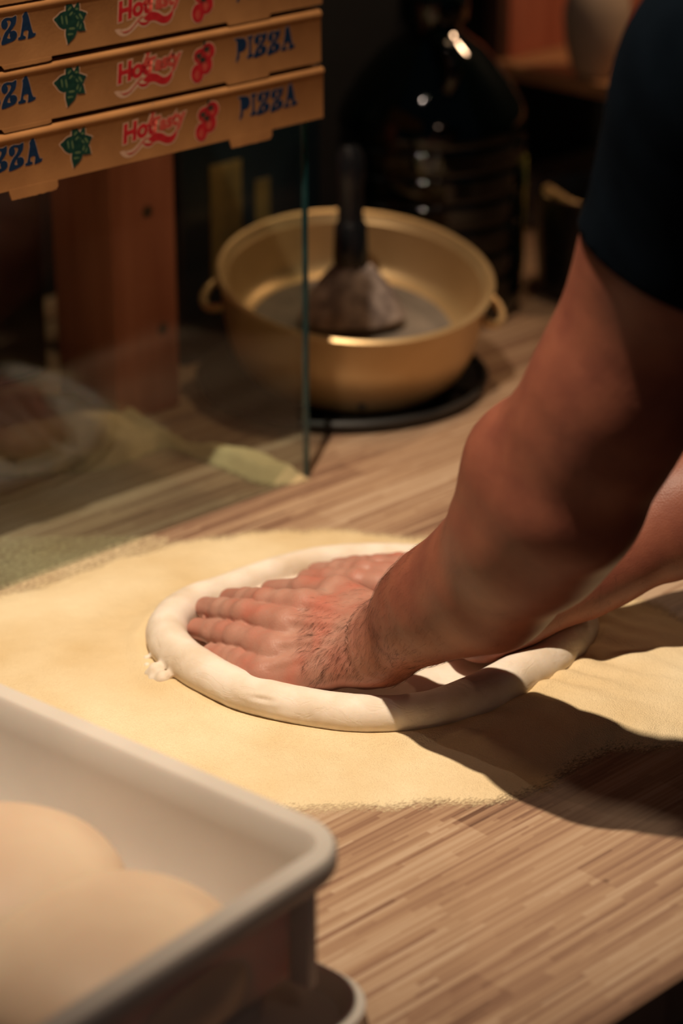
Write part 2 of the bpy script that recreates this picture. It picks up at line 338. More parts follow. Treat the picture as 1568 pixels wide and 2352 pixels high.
def heap(name, outline, res, hfun, m, feather=0.02, **tags):
    pts = catmull([P(u, v) for u, v in outline], 6)
    poly = [(p.x, p.y) for p in pts]
    xs = [p[0] for p in poly]; ys = [p[1] for p in poly]
    x0, x1, y0, y1 = min(xs) - .02, max(xs) + .02, min(ys) - .02, max(ys) + .02
    nx, ny = int((x1 - x0) / res), int((y1 - y0) / res)
    X, Y = np.meshgrid(np.linspace(x0, x1, nx), np.linspace(y0, y1, ny))
    d = poly_dist(X, Y, poly) + 0.004 * fbm(X, Y, 120, 3)
    Z = hfun(X, Y, d); cov = np.clip(0.5 + d / feather * 0.5, 0, 1)
    keep = d > -feather * 0.9
    idx = -np.ones(X.shape, int); idx[keep] = np.arange(keep.sum())
    V = np.stack([X[keep], Y[keep], np.maximum(Z[keep], 0.0004)], 1)
    q = np.stack([idx[:-1, :-1], idx[:-1, 1:], idx[1:, 1:], idx[1:, :-1]], -1).reshape(-1, 4); q = q[(q >= 0).all(1)]
    me = bpy.data.meshes.new(name); me.from_pydata(V.tolist(), [], q.tolist())
    at = me.attributes.new('cover', 'FLOAT', 'POINT'); at.data.foreach_set('value', cov[keep])
    o = link(name, me, m); return tag(o, **tags)
RIMC = [(850,1641,14),(700,1624,14),(560,1588,15),(445,1530,16),(388,1478,16),(390,1430,15),(438,1386,13.5),(526,1348,12),(620,1315,11.5),(735,1288,11.5),(850,1279,11.5),(960,1280,11),(1080,1288,10),(1200,1325,11),(1290,1372,12.5),(1322,1412,14),(1322,1444,17.5),(1278,1494,18),(1200,1546,17),(1110,1594,16),(990,1631,14.5)]
rim_pts = [P(u, v, 0.006 + r / 1000 * 0.55) for u, v, r in RIMC]
rim_poly = [(p.x, p.y) for p in catmull(rim_pts, 4)]
gb = [P(1290, 1622), P(1400, 1705), P(1500, 1560), P(1430, 1480), P(200, 1450), P(120, 1380), P(1130,1700), P(900, 1235)]
def hf(X, Y, d):
    base = 0.0038 * (1 - np.exp(-np.clip(d, 0, 1) / 0.03))
    rel = base * (1 + 0.22 * fbm(X, Y, 28, 5) + 0.07 * fbm(X, Y, 90, 6))
    def bump(p, sx, h): return h * np.exp(-((X - p.x) ** 2 + (Y - p.y) ** 2) / (2 * sx * sx))
    mask = np.clip(d / 0.02, 0, 1)
    rel += mask * (bump(gb[0], .03, .007) + bump(gb[1], .035, .006) + bump(gb[2], .05, .007) + bump(gb[3], .03, .005) + bump(gb[4], .07, .003) + bump(gb[6], .03, .004))
    # slump marks running out from the rim on the right front
    dr = -poly_dist(X, Y, rim_poly)
    rel += mask * 0.0035 * np.exp(-((dr - 0.022) / 0.009) ** 2)
    right = 1 / (1 + np.exp(-(X - 0.10) / 0.02)); rel += mask * right * 0.0022 * np.sin((X * 0.55 + Y) * 190 + 4.5 * fbm(X, Y, 22, 9)) * np.exp(-np.clip(dr, 0, 1) / 0.05)
    rel -= 0.003 * np.clip(-dr / 0.02, 0, 1)
    return np.maximum(rel, 0)
heap('semolina', [(960,1238),(800,1222),(650,1220),(500,1236),(350,1262),(200,1308),(100,1345),(0,1372),(-160,1420),(-260,1500),(-200,1600),(0,1690),(300,1790),(560,1850),(700,1862),(850,1852),(1000,1846),(1200,1828),(1300,1768),(1400,1728),(1568,1712),(1720,1660),(1760,1540),(1640,1460),(1560,1425),(1480,1380),(1400,1358),(1330,1370),(1200,1300),(1080,1255)],
     0.0017, hf, m_flour, 0.014, label='pale yellow semolina spread over the worktop around the dough', cat='semolina', kind='stuff')
heap('semolina_dusting', [(20,1300),(90,1268),(200,1275),(330,1255),(240,1300),(120,1330),(40,1340)], 0.003, lambda X, Y, d: 0.0006 + 0 * X, m_flour, 0.20,
     label='thin dusting of semolina on the worktop along the foot of the glass', cat='semolina', kind='stuff')
m_flour2 = mat('coarse_flour', (0.7, 0.5, 0.3), 0.95, spec=0.1); build_flour(m_flour2, (0.66, 0.50, 0.28), (0.80, 0.66, 0.38))
def hf2(X, Y, d):
    return 0.030 * (1 - np.exp(-np.clip(d, 0, 1) / 0.055)) * (1 + 0.25 * fbm(X, Y, 22, 15) + 0.06 * fbm(X, Y, 90, 16)) + 0.009 * np.exp(-((d - 0.012) / 0.008) ** 2)
heap('flour_heap', [(708,1104),(650,1116),(590,1112),(520,1082),(440,1052),(370,1030),(290,1070),(150,1090),(-100,1090),(-300,1010),(-180,930),(60,925),(220,930),(300,945),(360,985),(440,1026),(520,1044),(600,1062),(660,1084)],
     0.003, hf2, m_flour2, 0.006, label='low heap of flour behind the glass pane with a bright lit ridge', cat='flour', kind='stuff')

# ---------------------------------------------------------------- dough
class Prim:
    def __init__(s, a, b, ra, rb, n=None, f=1.0):
        s.a = np.array(a, float); s.b = np.array(b, float); s.ra = ra; s.rb = rb
        s.n = None if n is None else np.array(Vector(n).normalized()); s.f = f
    def d(s, p):
        ab = s.b - s.a; pa = p - s.a; l2 = ab @ ab + 1e-12
        t = np.clip(pa @ ab / l2, 0, 1); q = pa - t[:, None] * ab
        r = s.ra + (s.rb - s.ra) * t; q2 = np.einsum('ij,ij->i', q, q)
        if s.n is not None:
            qn = q @ s.n; q2 = q2 - qn ** 2 + (qn / s.f) ** 2
            return (np.sqrt(q2) - r) * (0.5 + 0.5 * s.f)
        return np.sqrt(q2) - r
def make_dough():
    bm = bmesh.new()
    path = catmull([(p.x, p.y, p.z) for p in rim_pts], 8)
    rr = catmull([(r / 1000, 0, 0) for _, _, r in RIMC], 8)
    rads = [r.x * (1.02 + 0.012 * math.sin(i * 0.9) + 0.022 * math.sin(i * 0.17 + 1)) for i, r in enumerate(rr)]
    tube_into(bm, path, rads, 28, closed=True)
    top = [bm.verts.new((p.x, p.y, 0.0085)) for p in path]; bot = [bm.verts.new((p.x, p.y, 0.003)) for p in path]
    c = sum((Vector(p) for p in path), Vector()) / len(path)
    ct = bm.verts.new((c.x, c.y, 0.0080)); cb = bm.verts.new((c.x, c.y, 0.003)); n = len(path)
    for i in range(n):
        j = (i + 1) % n
        bm.faces.new((ct, top[i], top[j])); bm.faces.new((cb, bot[j], bot[i])); bm.faces.new((top[i], bot[i], bot[j], top[j]))
    # torn scrap and crumbs at the left end of the rim
    for (u, v, z, r) in [(358,1540,.009,7), (374,1557,.008,6.5), (340,1548,.006,4),(352,1560,.005,5),(366,1566,.005,4.5),(338,1530,.007,3.5),(336,1512,.008,3)]:
        q = P(u, v, z); s = bmesh.ops.create_icosphere(bm, subdivisions=2, radius=r / 1000)
        bmesh.ops.translate(bm, verts=s['verts'], vec=q)
    me = remeshed(bm, 0.0016, 3); V = verts_np(me); Nn = normals_np(me)
    k = 0.0005 * fbm(V[:, 0], V[:, 1] + V[:, 2], 40, 21) + 0.00018 * fbm(V[:, 0] + V[:, 2], V[:, 1], 260, 22)
    for line, dep in (([(362,1548,.016),(395,1572,.014),(430,1588,.016),(470,1590,.020),(520,1588,.022),(570,1600,.021),(640,1612,.020)], .0011), ([(640,1618,.018),(720,1628,.018),(800,1640,.017),(900,1648,.017)], .0006), ([(640,1628,.013),(652,1638,.012),(672,1640,.012),(690,1632,.014)], .0009)):
        pl = catmull([P(*q) for q in line], 6, False); dd = np.full(len(V), 1.0)
        for a, b_ in zip(pl, pl[1:]): dd = np.minimum(dd, Prim(a, b_, 0, 0).d(V))
        k -= dep * np.exp(-(dd / .0013) ** 2) - dep * .5 * np.exp(-((dd - .003) / .0018) ** 2)
    # fold line along the front of the rim
    poly = np.array([(p.x, p.y) for p in path])
    set_np(me, V + Nn * k[:, None])
    me.materials.clear(); return me
dg_ = make_dough()
tag(link('pizza_dough', dg_, m_dough), label='round raw pizza dough with a raised rim being pressed by the hands', cat='dough')

# ---------------------------------------------------------------- person: smooth-union body
def smin(a, b, k):
    h = np.clip(0.5 + 0.5 * (b - a) / k, 0, 1); return b + (a - b) * h - k * h * (1 - h)
def chain(ps, rs, n=None, f=1.0): return [Prim(ps[i], ps[i + 1], rs[i], rs[i + 1], n, f) for i in range(len(ps) - 1)]
def eval_group(prims, p, k):
    d = prims[0].d(p)
    for q in prims[1:]: d = smin(d, q.d(p), k)
    return d
def add_prim_mesh(bm, q):
    a, b = Vector(q.a), Vector(q.b); ax = b - a; l = ax.length
    t = ax.normalized() if l > 1e-6 else Vector((0, 0, 1)); pts = []; rs = []
    for i in range(1, 6): th = math.pi / 2 * (1 - i / 6); pts.append(a - t * q.ra * math.sin(th)); rs.append(q.ra * math.cos(th))
    pts.append(a); rs.append(q.ra)
    if l > 1e-6:
        pts.append(b); rs.append(q.rb)
    for i in range(1, 6): th = math.pi / 2 * (i / 6); pts.append(b + t * q.rb * math.sin(th)); rs.append(q.rb * math.cos(th))
    if q.n is not None:
        # squash normals along n
        tube_into(bm, pts, rs, 20, flat=(Vector(q.n), q.f))
    else: tube_into(bm, pts, rs, 20)

# --- left arm joints
LW = P(886, 1474, 0.058)
LE = D(1302, 1148, 1.515); LM = D(1118, 1335, 1.622); LB = D(1216, 1066, 1.535); LS = D(1735, 195, 1.35)
def J(*a): return P(*a)
lm = {'p': J(606,1548,.026), 'r': J(632,1493,.039), 'm': J(660,1436,.051), 'i': J(700,1392,.060)}
lf = {'p': [lm['p'], J(552,1520,.023), J(513,1508,.018), J(486,1500,.014)],
      'r': [lm['r'], J(548,1463,.032), J(492,1452,.024), J(455,1444,.016)],
      'm': [lm['m'], J(566,1410,.043), J(512,1402,.032), J(474,1396,.020)],
      'i': [lm['i'], J(612,1384,.050), J(566,1379,.038), J(528,1376,.026)]}
lt = [J(842,1405,.060), J(778,1362,.060), J(700,1356,.050), J(622,1356,.036)]
frad = {'p': (.0104, .0094, .0087, .0078), 'r': (.0114, .0104, .0096, .0086), 'm': (.0118, .0107, .0098, .0088), 'i': (.0118, .0106, .0098, .0088)}
# --- right arm joints
RW = P(1172, 1410, 0.050); RE = P(1790, 1020, 0.150); RS = Vector((0.47, 1.70, 0.455))
rm = {'i': J(915,1350,.036), 'm': J(935,1330,.040), 'r': J(955,1312,.038), 'p': J(985,1300,.032)}
rf = {'i': [rm['i'], J(820,1338,.034), J(755,1332,.028), J(705,1332,.021)],
      'm': [rm['m'], J(838,1318,.037), J(775,1315,.028), J(728,1317,.020)],
      'r': [rm['r'], J(868,1306,.034), J(815,1304,.026), J(775,1306,.019)],
      'p': [rm['p'], J(915,1298,.028), J(880,1297,.022), J(850,1298,.017)]}
rt = [J(1120,1436,.040), J(1050,1440,.034), J(985,1432,.028), J(930,1425,.024)]
def hand_groups(W_, mc, fin, th, elbow):
    back = ((mc['i'] - mc['p']).cross(mc['m'] - W_)).normalized()
    if back.z < 0: back = -back
    across = (mc['i'] - mc['p']).normalized()
    wi, wp = W_ + across * 0.014, W_ - across * 0.014
    palm = []
    for k, wa in (('i', wi), ('m', W_ + across * .005), ('r', W_ - across * .005), ('p', wp)):
        m2 = mc[k] - back * 0.004
        palm += [Prim(wa - back * 0.002, m2, 0.0175, 0.0125, back, 0.95)]
        palm += [Prim((wa + m2) / 2 - back * .008, m2 - back * 0.005, 0.013, 0.0095)]
    for k in 'imrp': palm += [Prim(mc[k] - back * .0035, mc[k].lerp(fin[k][1], .42) - back * .002, .0112, .0098)]
    palm += [Prim(mc['i'] - back * .005, mc['p'] - back * .004, .0105, .0095)]
    # tendon ridges and knuckle heads
    detail = []
    for k in 'imrp':
        detail.append(Prim(mc[k] + back * 0.0018, mc[k] + back * 0.0018, 0.0092, 0.0092))
        a = W_ + across * {'i': .008, 'm': .003, 'r': -.003, 'p': -.008}[k] + back * .0135
        detail.append(Prim(a, mc[k] + back * .0075, .0016, .0030))
    fingers = []
    for k in 'imrp':
        g = chain(fin[k], frad[k])
        j1, j2 = fin[k][1], fin[k][2]
        g += [Prim(j1 + back * .0009, j1 + back * .0009, frad[k][1] * .96, frad[k][1] * .96)]
        mid = (fin[k][0] + fin[k][1]) / 2; g += [Prim(mid, mid, frad[k][0] * .97, frad[k][0] * .97)]; mid = (fin[k][2] + fin[k][1]) / 2; g += [Prim(mid, mid, frad[k][1] * .95, frad[k][1] * .95)]
        fingers.append(g)
    thumb = [Prim(th[0], th[1], .0165, .0130), Prim(th[1], th[2], .0122, .0108), Prim(th[2], th[3], .0106, .0086, back, .92)]
    web = [Prim(th[1] - back * .004, mc['i'] - back * .006, .0075, .0075)]
    # wrist + forearm, wider than thick near the wrist
    ax = (elbow - W_); 
    fa = [Prim(W_ - ax * .10 - back * .002, W_ + ax * .04, .0265, .0270, back, .80), Prim(W_ + ax * .03, W_ + ax * .32, .0272, .0375, back, .88)]
    return dict(palm=palm, detail=detail, fingers=fingers, thumb=thumb, web=web, fa=fa, back=back, across=across)
LH = hand_groups(LW, lm, lf, lt, LE); RH = hand_groups(RW, rm, rf, rt, RE)
def arm_groups(W_, E_, S_, side, M_=None, B_=None):
    ax = E_ - W_; ua = S_ - E_
    bend = (W_ - E_).normalized() + (S_ - E_).normalized(); bend.normalize()       # inner side of the elbow
    latr = ax.cross(ua).normalized()
    g = [Prim(W_ + ax * .25, W_ + ax * .62, .034, .0440), Prim(W_ + ax * .62, W_ + ax * .88, .0440, .0480),
         Prim(W_ + ax * .55 + latr * .006 - bend * .004, W_ + ax * .92 + bend * .012 + latr * .012, .036, .040),
         Prim(W_ + ax * .85, E_ - bend * .004, .046, .0440),
         Prim(E_, E_ + ua * .25, .0450, .0470), Prim(E_ + ua * .2, E_ + ua * .75, .0480, .0560), Prim(E_ + ua * .65, S_, .0560, .062),
         Prim(E_ + ua * .30 + bend * .012, E_ + ua * .70 + bend * .014, .038, .043)]
    if M_ is not None:
        g[0:4] = [Prim(W_ + ax * .25, M_, .034, .0455), Prim(M_, M_.lerp(E_, .65), .0455, .0490), Prim(M_.lerp(E_, .6), E_, .0490, .0465), Prim(M_.lerp(E_, .25), B_, .036, .0385), Prim(B_, E_ + ua * .30, .0385, .0420)]
    tip = [Prim(E_ - bend * .030, E_ - bend * .030 - ax * .08, .0165, .013)]
    return g, tip
LG, LT = arm_groups(LW, LE, LS, 1, LM, LB); RG, RT = arm_groups(RW, RE, RS, -1)
HIP = W(1.30, 0.56, 0.02); CH = (LS + RS) / 2 - Vector((0, 0, .03)); CH = CH + EY * (-0.02)
NK = CH + Vector((0, 0, .10)) + EY * .06; HD = NK + Vector((0, 0, .11)) + EY * .07
torso = [Prim(HIP, HIP.lerp(CH, .55), .135, .125, EY, .78), Prim(HIP.lerp(CH, .5), CH, .125, .145, EY, .72), Prim(LS, RS, .058, .058), Prim(LS.lerp(RS, .2) - EZ * .06, RS.lerp(LS, .2) - EZ * .06, .09, .09)]
fwd = (EY * .8 - EZ * .6).normalized(); upv = (EY * .6 + EZ * .8).normalized()
head = [Prim(CH + EZ * .03, NK + EY * .02, .060, .056), Prim(NK, HD, .055, .060), Prim(HD + upv * .05 - fwd * .015, HD + upv * .05 + fwd * .025, .083, .075, EX, .9), Prim(HD + fwd * .035, HD + fwd * .062 - upv * .035, .055, .034, EX, .95),
        Prim(HD + fwd * .095 + upv * .035, HD + fwd * .112 + upv * .005, .006, .0125), Prim(HD + EX * .072 + upv * .02, HD + EX * .074 + upv * .045, .013, .016, EX, .5), Prim(HD - EX * .072 + upv * .02, HD - EX * .074 + upv * .045, .013, .016, EX, .5)]
legs = []
def full_sdf(p):
    d = eval_group(torso, p, .05); d = smin(d, eval_group(head, p, .018), .03)
    for G, T, Hn in ((LG, LT, LH), (RG, RT, RH)):
        a = eval_group(G, p, .022); a = smin(a, eval_group(T, p, .01), .016); a = smin(a, eval_group(Hn['fa'], p, .02), .022)
        pm = eval_group(Hn['palm'], p, .009); pm = smin(pm, eval_group(Hn['web'], p, .01), .012)
        pm = smin(pm, eval_group(Hn['thumb'], p, .006), .010)
        dt = Hn['detail'][0].d(p)
        for q in Hn['detail'][1:]: dt = np.minimum(dt, q.d(p))
        pm = smin(pm, dt, .005); a = smin(a, pm, .014)
        fd = None
        for g in Hn['fingers']:
            x = eval_group(g, p, .0035); fd = x if fd is None else np.minimum(fd, x)
        # crease between the thumb base and hand stays; fingers join the palm softly
        a = smin(a, fd, .0045); d = smin(d, a, .025)
    return d
bm = bmesh.new()
allp = torso + head + LG + LT + RG + RT
for Hn in (LH, RH):
    allp += Hn['palm'] + Hn['web'] + Hn['thumb'] + Hn['fa'] + [q for g in Hn['fingers'] for q in g]
for q in allp: add_prim_mesh(bm, q)
body_me = remeshed(bm, 0.0040, 1)
b2 = bmesh.new(); b2.from_mesh(body_me); bpy.data.meshes.remove(body_me)
LP = [np.array(x) for x in (LW, lm['m'], lf['m'][3], rf['m'][3], rm['m'], RW)]
def near(f, r):
    c = f.calc_center_median(); c = np.array(c)
    return any(((c - x) ** 2).sum() < r * r for x in LP)
def subdiv(r):
    es = {e for f in b2.faces if near(f, r) for e in f.edges}
    bmesh.ops.subdivide_edges(b2, edges=list(es), cuts=1, use_grid_fill=True)
subdiv(0.11); subdiv(0.085)
bmesh.ops.triangulate(b2, faces=[f for f in b2.faces if len(f.verts) > 4])
bmesh.ops.recalc_face_normals(b2, faces=b2.faces[:])
body_me = bpy.data.meshes.new('body'); b2.to_mesh(body_me); b2.free()
V = verts_np(body_me)
for it in range(5):
    Nn = normals_np(body_me); d = full_sdf(V); V = V - Nn * np.clip(d, -.006, .006)[:, None] * 0.85; set_np(body_me, V)
def fine(V):
    """skin folds: crease lines at the wrist and across the finger joints, veins"""
    out = np.zeros(len(V))
    for Hn, fin, Wj, El in ((LH, lf, LW, LE), (RH, rf, RW, RE)):
        bk = np.array(Hn['back'])
        for k in 'imrp':
            for j, amp in ((1, .00045), (2, .0003)):
                c = np.array(fin[k][j]); t = np.array((fin[k][j + 1] - fin[k][j - 1]).normalized())
                q = V - c; s = q @ t; rr = np.linalg.norm(q, axis=1); w_ = np.exp(-(rr / .011) ** 2) * np.clip((q @ bk) / .006, 0, 1)
                out -= amp * w_ * (0.5 + 0.5 * np.cos(s * 2 * np.pi / .0026))
        ax = np.array((El - Wj).normalized()); c = np.array(Wj); q = V - c; s = q @ ax; rr = np.linalg.norm(q, axis=1)
        for s0, a_ in ((-.004, .0011), (.007, .0004)): out -= a_ * np.exp(-((s - s0) / .0036) ** 2) * np.clip(q @ bk / .012, 0, 1) * (rr < .05) * (1 if Hn is LH else 0)
    return out
Nn = normals_np(body_me); near_ = np.zeros(len(V), bool)
V = V + Nn * (fine(V) + 0.0002 * fbm(V[:, 0] + V[:, 2], V[:, 1], 160, 31))[:, None]; set_np(body_me, V)
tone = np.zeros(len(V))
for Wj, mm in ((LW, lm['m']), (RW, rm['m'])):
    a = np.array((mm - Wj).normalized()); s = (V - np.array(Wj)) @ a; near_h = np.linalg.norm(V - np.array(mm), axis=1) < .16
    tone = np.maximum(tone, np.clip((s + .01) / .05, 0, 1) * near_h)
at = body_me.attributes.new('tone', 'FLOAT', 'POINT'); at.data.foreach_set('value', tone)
person = empty('person', (HIP.x, HIP.y, -0.90), 0, label='person in a dark navy T-shirt leaning in, both bare hands pressing the dough', cat='person')
def pchild(name, me, m):
    o = link(name, me, m, person); o.matrix_parent_inverse = person.matrix_basis.inverted(); return o
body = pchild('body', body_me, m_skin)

# arm hair: fine strands rooted on the skin
def arm_hair():
    verts, faces = [], []
    r_ = np.random.default_rng(4)
    NV = normals_np(body_me)
    for Hn, Wj, El, mm, cnt_ in ((LH, LW, LE, lm, 2600), (RH, RW, RE, rm, 500)):
        ax = np.array((El - Wj)); lax = np.linalg.norm(ax); axn = ax / lax
        bk = np.array(Hn['back']); q = V - np.array(Wj); s = q @ axn
        hd = np.array((mm['p'] - Wj).normalized()); sh = q @ hd
        rad = np.linalg.norm(q - s[:, None] * axn, axis=1)
        f1 = (s > -.005) & (s < lax * .75) & (rad < .06); f2 = (s <= -.0) & (sh > -.01) & (sh < .062) & (NV @ bk > .25) & (np.linalg.norm(q, axis=1) < .075)
        acr = np.array(Hn['across'])
        pr = np.where(f1, 0.5 * np.clip(1.4 - s / lax, 0.15, 1.0), 0) + np.where(f2, np.clip(1.1 - (q @ acr + .03) / .045, 0.1, 1.2) * 1.3, 0)
        pr /= pr.sum(); ids = r_.choice(len(V), cnt_, p=pr)
        for i in ids:
            p = V[i]; n = NV[i]; flow = -axn * .8 - acr * .75 + r_.normal(0, .22, 3); flow = flow - n * (flow @ n); flow /= np.linalg.norm(flow) + 1e-9
            ln = r_.uniform(.004, .011); sd = np.cross(n, flow); wd = r_.uniform(.000035, .000065); b0 = len(verts)
            for t in (0, .35, .7, 1):
                c = p + flow * ln * t + n * (.0001 + .0022 * t * (1 - t) * 1.6) + sd * ln * .15 * t * t
                ww = wd * (1 - .8 * t); verts.append(c - sd * ww); verts.append(c + sd * ww); verts.append(c + n * ww * 1.4)
            for t in range(3):
                a = b0 + t * 3
                for x, y in ((0, 1), (1, 2), (2, 0)): faces.append((a + x, a + y, a + 3 + y, a + 3 + x))
    me = bpy.data.meshes.new('arm_hair'); me.from_pydata([tuple(v) for v in verts], [], faces); return me
hair = pchild('arm_hair', arm_hair(), m_hair); hair['kind'] = 'stuff'; hair['label'] = 'fine dark hair on forearm and back of hand'

def remesh_shell(prims, voxel, cuts, k, noise_amp=0.0, project=True):
    b = bmesh.new()
    for q in prims: add_prim_mesh(b, q)
    me = remeshed(b, voxel, 2); Vv = verts_np(me)
    if project:
        for _ in range(3):
            n_ = normals_np(me); Vv = Vv - n_ * np.clip(eval_group(prims, Vv, k), -.01, .01)[:, None] * .8; set_np(me, Vv)
    n_ = normals_np(me); Vv = Vv + n_ * (noise_amp * fbm(Vv[:, 0] + .5 * Vv[:, 2], Vv[:, 1] - Vv[:, 2], 30, 44))[:, None]; set_np(me, Vv)
    b = bmesh.new(); b.from_mesh(me); bpy.data.meshes.remove(me)
    for pt, nn in cuts:
        bmesh.ops.bisect_plane(b, geom=b.verts[:] + b.edges[:] + b.faces[:], plane_co=pt, plane_no=nn)
        dele = [v for v in b.verts if (v.co - pt).dot(nn) > 1e-6 and (v.co - pt).length < .16]
        bmesh.ops.delete(b, geom=dele, context='VERTS')
    me = bpy.data.meshes.new('shell'); b.to_mesh(me); b.free(); return me
lu = LS - LE; ru = RS - RE
sl = [Prim(LE + lu * .40, LS, .0600, .0720), Prim(RE + ru * .36, RS, .066, .080)]
shirt_p = [Prim(HIP, HIP.lerp(CH, .55), .155, .150, EY, .8), Prim(HIP.lerp(CH, .5), CH, .150, .168, EY, .75), Prim(LS, RS, .074, .074), Prim(LS.lerp(RS, .2) - EZ * .06, RS.lerp(LS, .2) - EZ * .06, .105, .105)] + sl
sh_me = remesh_shell(shirt_p, 0.005, [(LE + lu * .60, -(lu.normalized() + Vector((0.1, 0, .12))).normalized()), (RE + ru * .45, -ru.normalized())], .04, 0.0025)
shirt = pchild('t_shirt', sh_me, m_shirt)
sm = shirt.modifiers.new('t', 'SOLIDIFY'); sm.thickness = 0.0022; sm.offset = -1
# trousers, shoes, hair of the head (outside the frame, keep the figure whole)
KL, KR = W(1.20, .58, -.42), W(1.42, .50, -.42); AL, AR = W(1.19, .52, -.82), W(1.44, .40, -.82)
tr = [Prim(HIP - EZ * .02 - EX * .05, HIP - EZ * .02 + EX * .05, .15, .15, EY, .82), Prim(HIP - EX * .08 - EZ * .05, KL, .095, .065), Prim(KL, AL, .065, .05), Prim(HIP + EX * .08 - EZ * .05, KR, .095, .065), Prim(KR, AR, .065, .05)]
pchild('trousers', remesh_shell(tr, .009, [], .03), m_trouser)
for A_ in (AL, AR):
    b = bmesh.new(); q = Prim(A_ - EZ * .045, A_ - EZ * .048 + EY * .15, .034, .030); add_prim_mesh(b, q); q = Prim(A_, A_ - EZ * .04, .042, .040); add_prim_mesh(b, q)
    pchild('shoe', remeshed(b, .005, 2), m_blackm)
hp = [Prim(HD + upv * .060 - fwd * .022, HD + upv * .066 + fwd * .018, .087, .077, EX, .92), Prim(HD + upv * .02 - fwd * .04, HD + upv * .05 - fwd * .03, .06, .07, EX, .95)]
pchild('head_hair', remesh_shell(hp, .005, [], .02, .003), m_hair)

# ---------------------------------------------------------------- glass guard
F0 = P(712, 1096); fx, fy = uv(F0)
A0 = D(742, 270, 1.0); b_ = (1176 - 270) / FPX
dC = F0.y / (cP + b_ * sP); BC = D(742, 270, dC); ZB = BC.z           # right bottom corner of the box stack
guard = empty('glass_guard', W(fx, fy), AZ, label='clear glass counter guard with a vertical pane and glass shelf under the pizza boxes', cat='glass guard')
def pane(name, x0, x1, y0, y1, z0, z1):
    b = box_bm(x0, x1, y0, y1, z0, z1, .0008, 1); dims = sorted([(x1 - x0, 0), (y1 - y0, 1), (z1 - z0, 2)]); thin = dims[0][1]
    b.normal_update()
    for f in b.faces: f.material_index = 1 if abs(f.normal[0]) > .5 else 0
    bmesh.ops.recalc_face_normals(b, faces=b.faces[:])
    me = bpy.data.meshes.new(name); b.to_mesh(me); b.free(); return link(name, me, [m_glass, m_edge], guard, False)
pane('front_pane', -0.62, 0.0, 0, .008, 0.0005, ZB - .0004)
pane('shelf_pane', -0.62, -0.002, 0.0085, .34, ZB - .0064, ZB - .0004)

bk_ = uv(P(112, 862))
cb_ = empty('black_filler_box', W(bk_[0], bk_[1]), AZ, label='plain black box added behind the glass to darken the area left of the wooden post', cat='box')  # added black block that hides the lit worktop at far left
bm_obj('box_body', box_bm(-.30, 0, 0, .20, .006, .29, .003, 2), m_blackm, cb_); bm_obj('box_foot', box_bm(-.295, -.005, .006, .195, .0005, .0055, .001, 1), m_blackm, cb_)
bm_obj('box_front', box_bm(-.296, -.006, -.004, -.0003, .012, .284, .0012, 2), m_blackp, cb_)

# ---------------------------------------------------------------- pizza boxes
bx, by = uv(BC); BW = 0.372; BH = 0.0452; PITCHZ = 0.0486
def shape_mesh(splines, name, offset=0.0, smooth=True, res=6):
    cu = bpy.data.curves.new(name, 'CURVE'); cu.dimensions = '2D'; cu.fill_mode = 'BOTH'; cu.offset = offset; cu.resolution_u = res
    for pts in splines:
        if smooth: pts = [(p.x, p.y) for p in catmull([(a, b, 0) for a, b in pts], 4)]
        s = cu.splines.new('POLY'); s.points.add(len(pts) - 1); s.use_cyclic_u = True
        for q, (a, b) in zip(s.points, pts): q.co = (a, b, 0, 1)
    return curve_to_mesh(cu)
def curve_to_mesh(cu):
    o = bpy.data.objects.new('t', cu); C.objects.link(o); dg = bpy.context.evaluated_depsgraph_get(); dg.update()
    me = bpy.data.meshes.new_from_object(o.evaluated_get(dg), depsgraph=dg); bpy.data.objects.remove(o); return me
def text_mesh(s, size, offset, shear=0.2):
    cu = bpy.data.curves.new('t', 'FONT'); cu.body = s; cu.size = size; cu.offset = offset; cu.shear = shear; cu.fill_mode = 'FRONT'; cu.resolution_u = 4
    return curve_to_mesh(cu)
def ell(cx, cy, rx, ry, rot=0, n=20): 
    return [(cx + rx * math.cos(t) * math.cos(rot) - ry * math.sin(t) * math.sin(rot), cy + rx * math.cos(t) * math.sin(rot) + ry * math.sin(t) * math.cos(rot)) for t in [2 * math.pi * i / n for i in range(n)]]
class Print:
    def __init__(s): s.bm = bmesh.new(); s.mats = []; s.z = 0
    def add(s, me, m, loc=(0, 0), rot=0, sc=1.0):
        if m not in s.mats: s.mats.append(m)
        n0 = len(s.bm.faces); v0 = len(s.bm.verts); s.bm.from_mesh(me); s.bm.verts.ensure_lookup_table(); s.bm.faces.ensure_lookup_table()
        c, sn = math.cos(rot), math.sin(rot); s.z += 0.00002
        for v in s.bm.verts[v0:]:
            x, y = v.co.x * sc, v.co.y * sc; v.co = Vector((loc[0] + x * c - y * sn, -s.z - .00004, loc[1] + x * sn + y * c))
        for f in s.bm.faces[n0:]: f.material_index = s.mats.index(m)
        bpy.data.meshes.remove(me)
    def obj(s, name, parent):
        me = bpy.data.meshes.new(name); s.bm.to_mesh(me); s.bm.free(); return link(name, me, s.mats, parent, False)
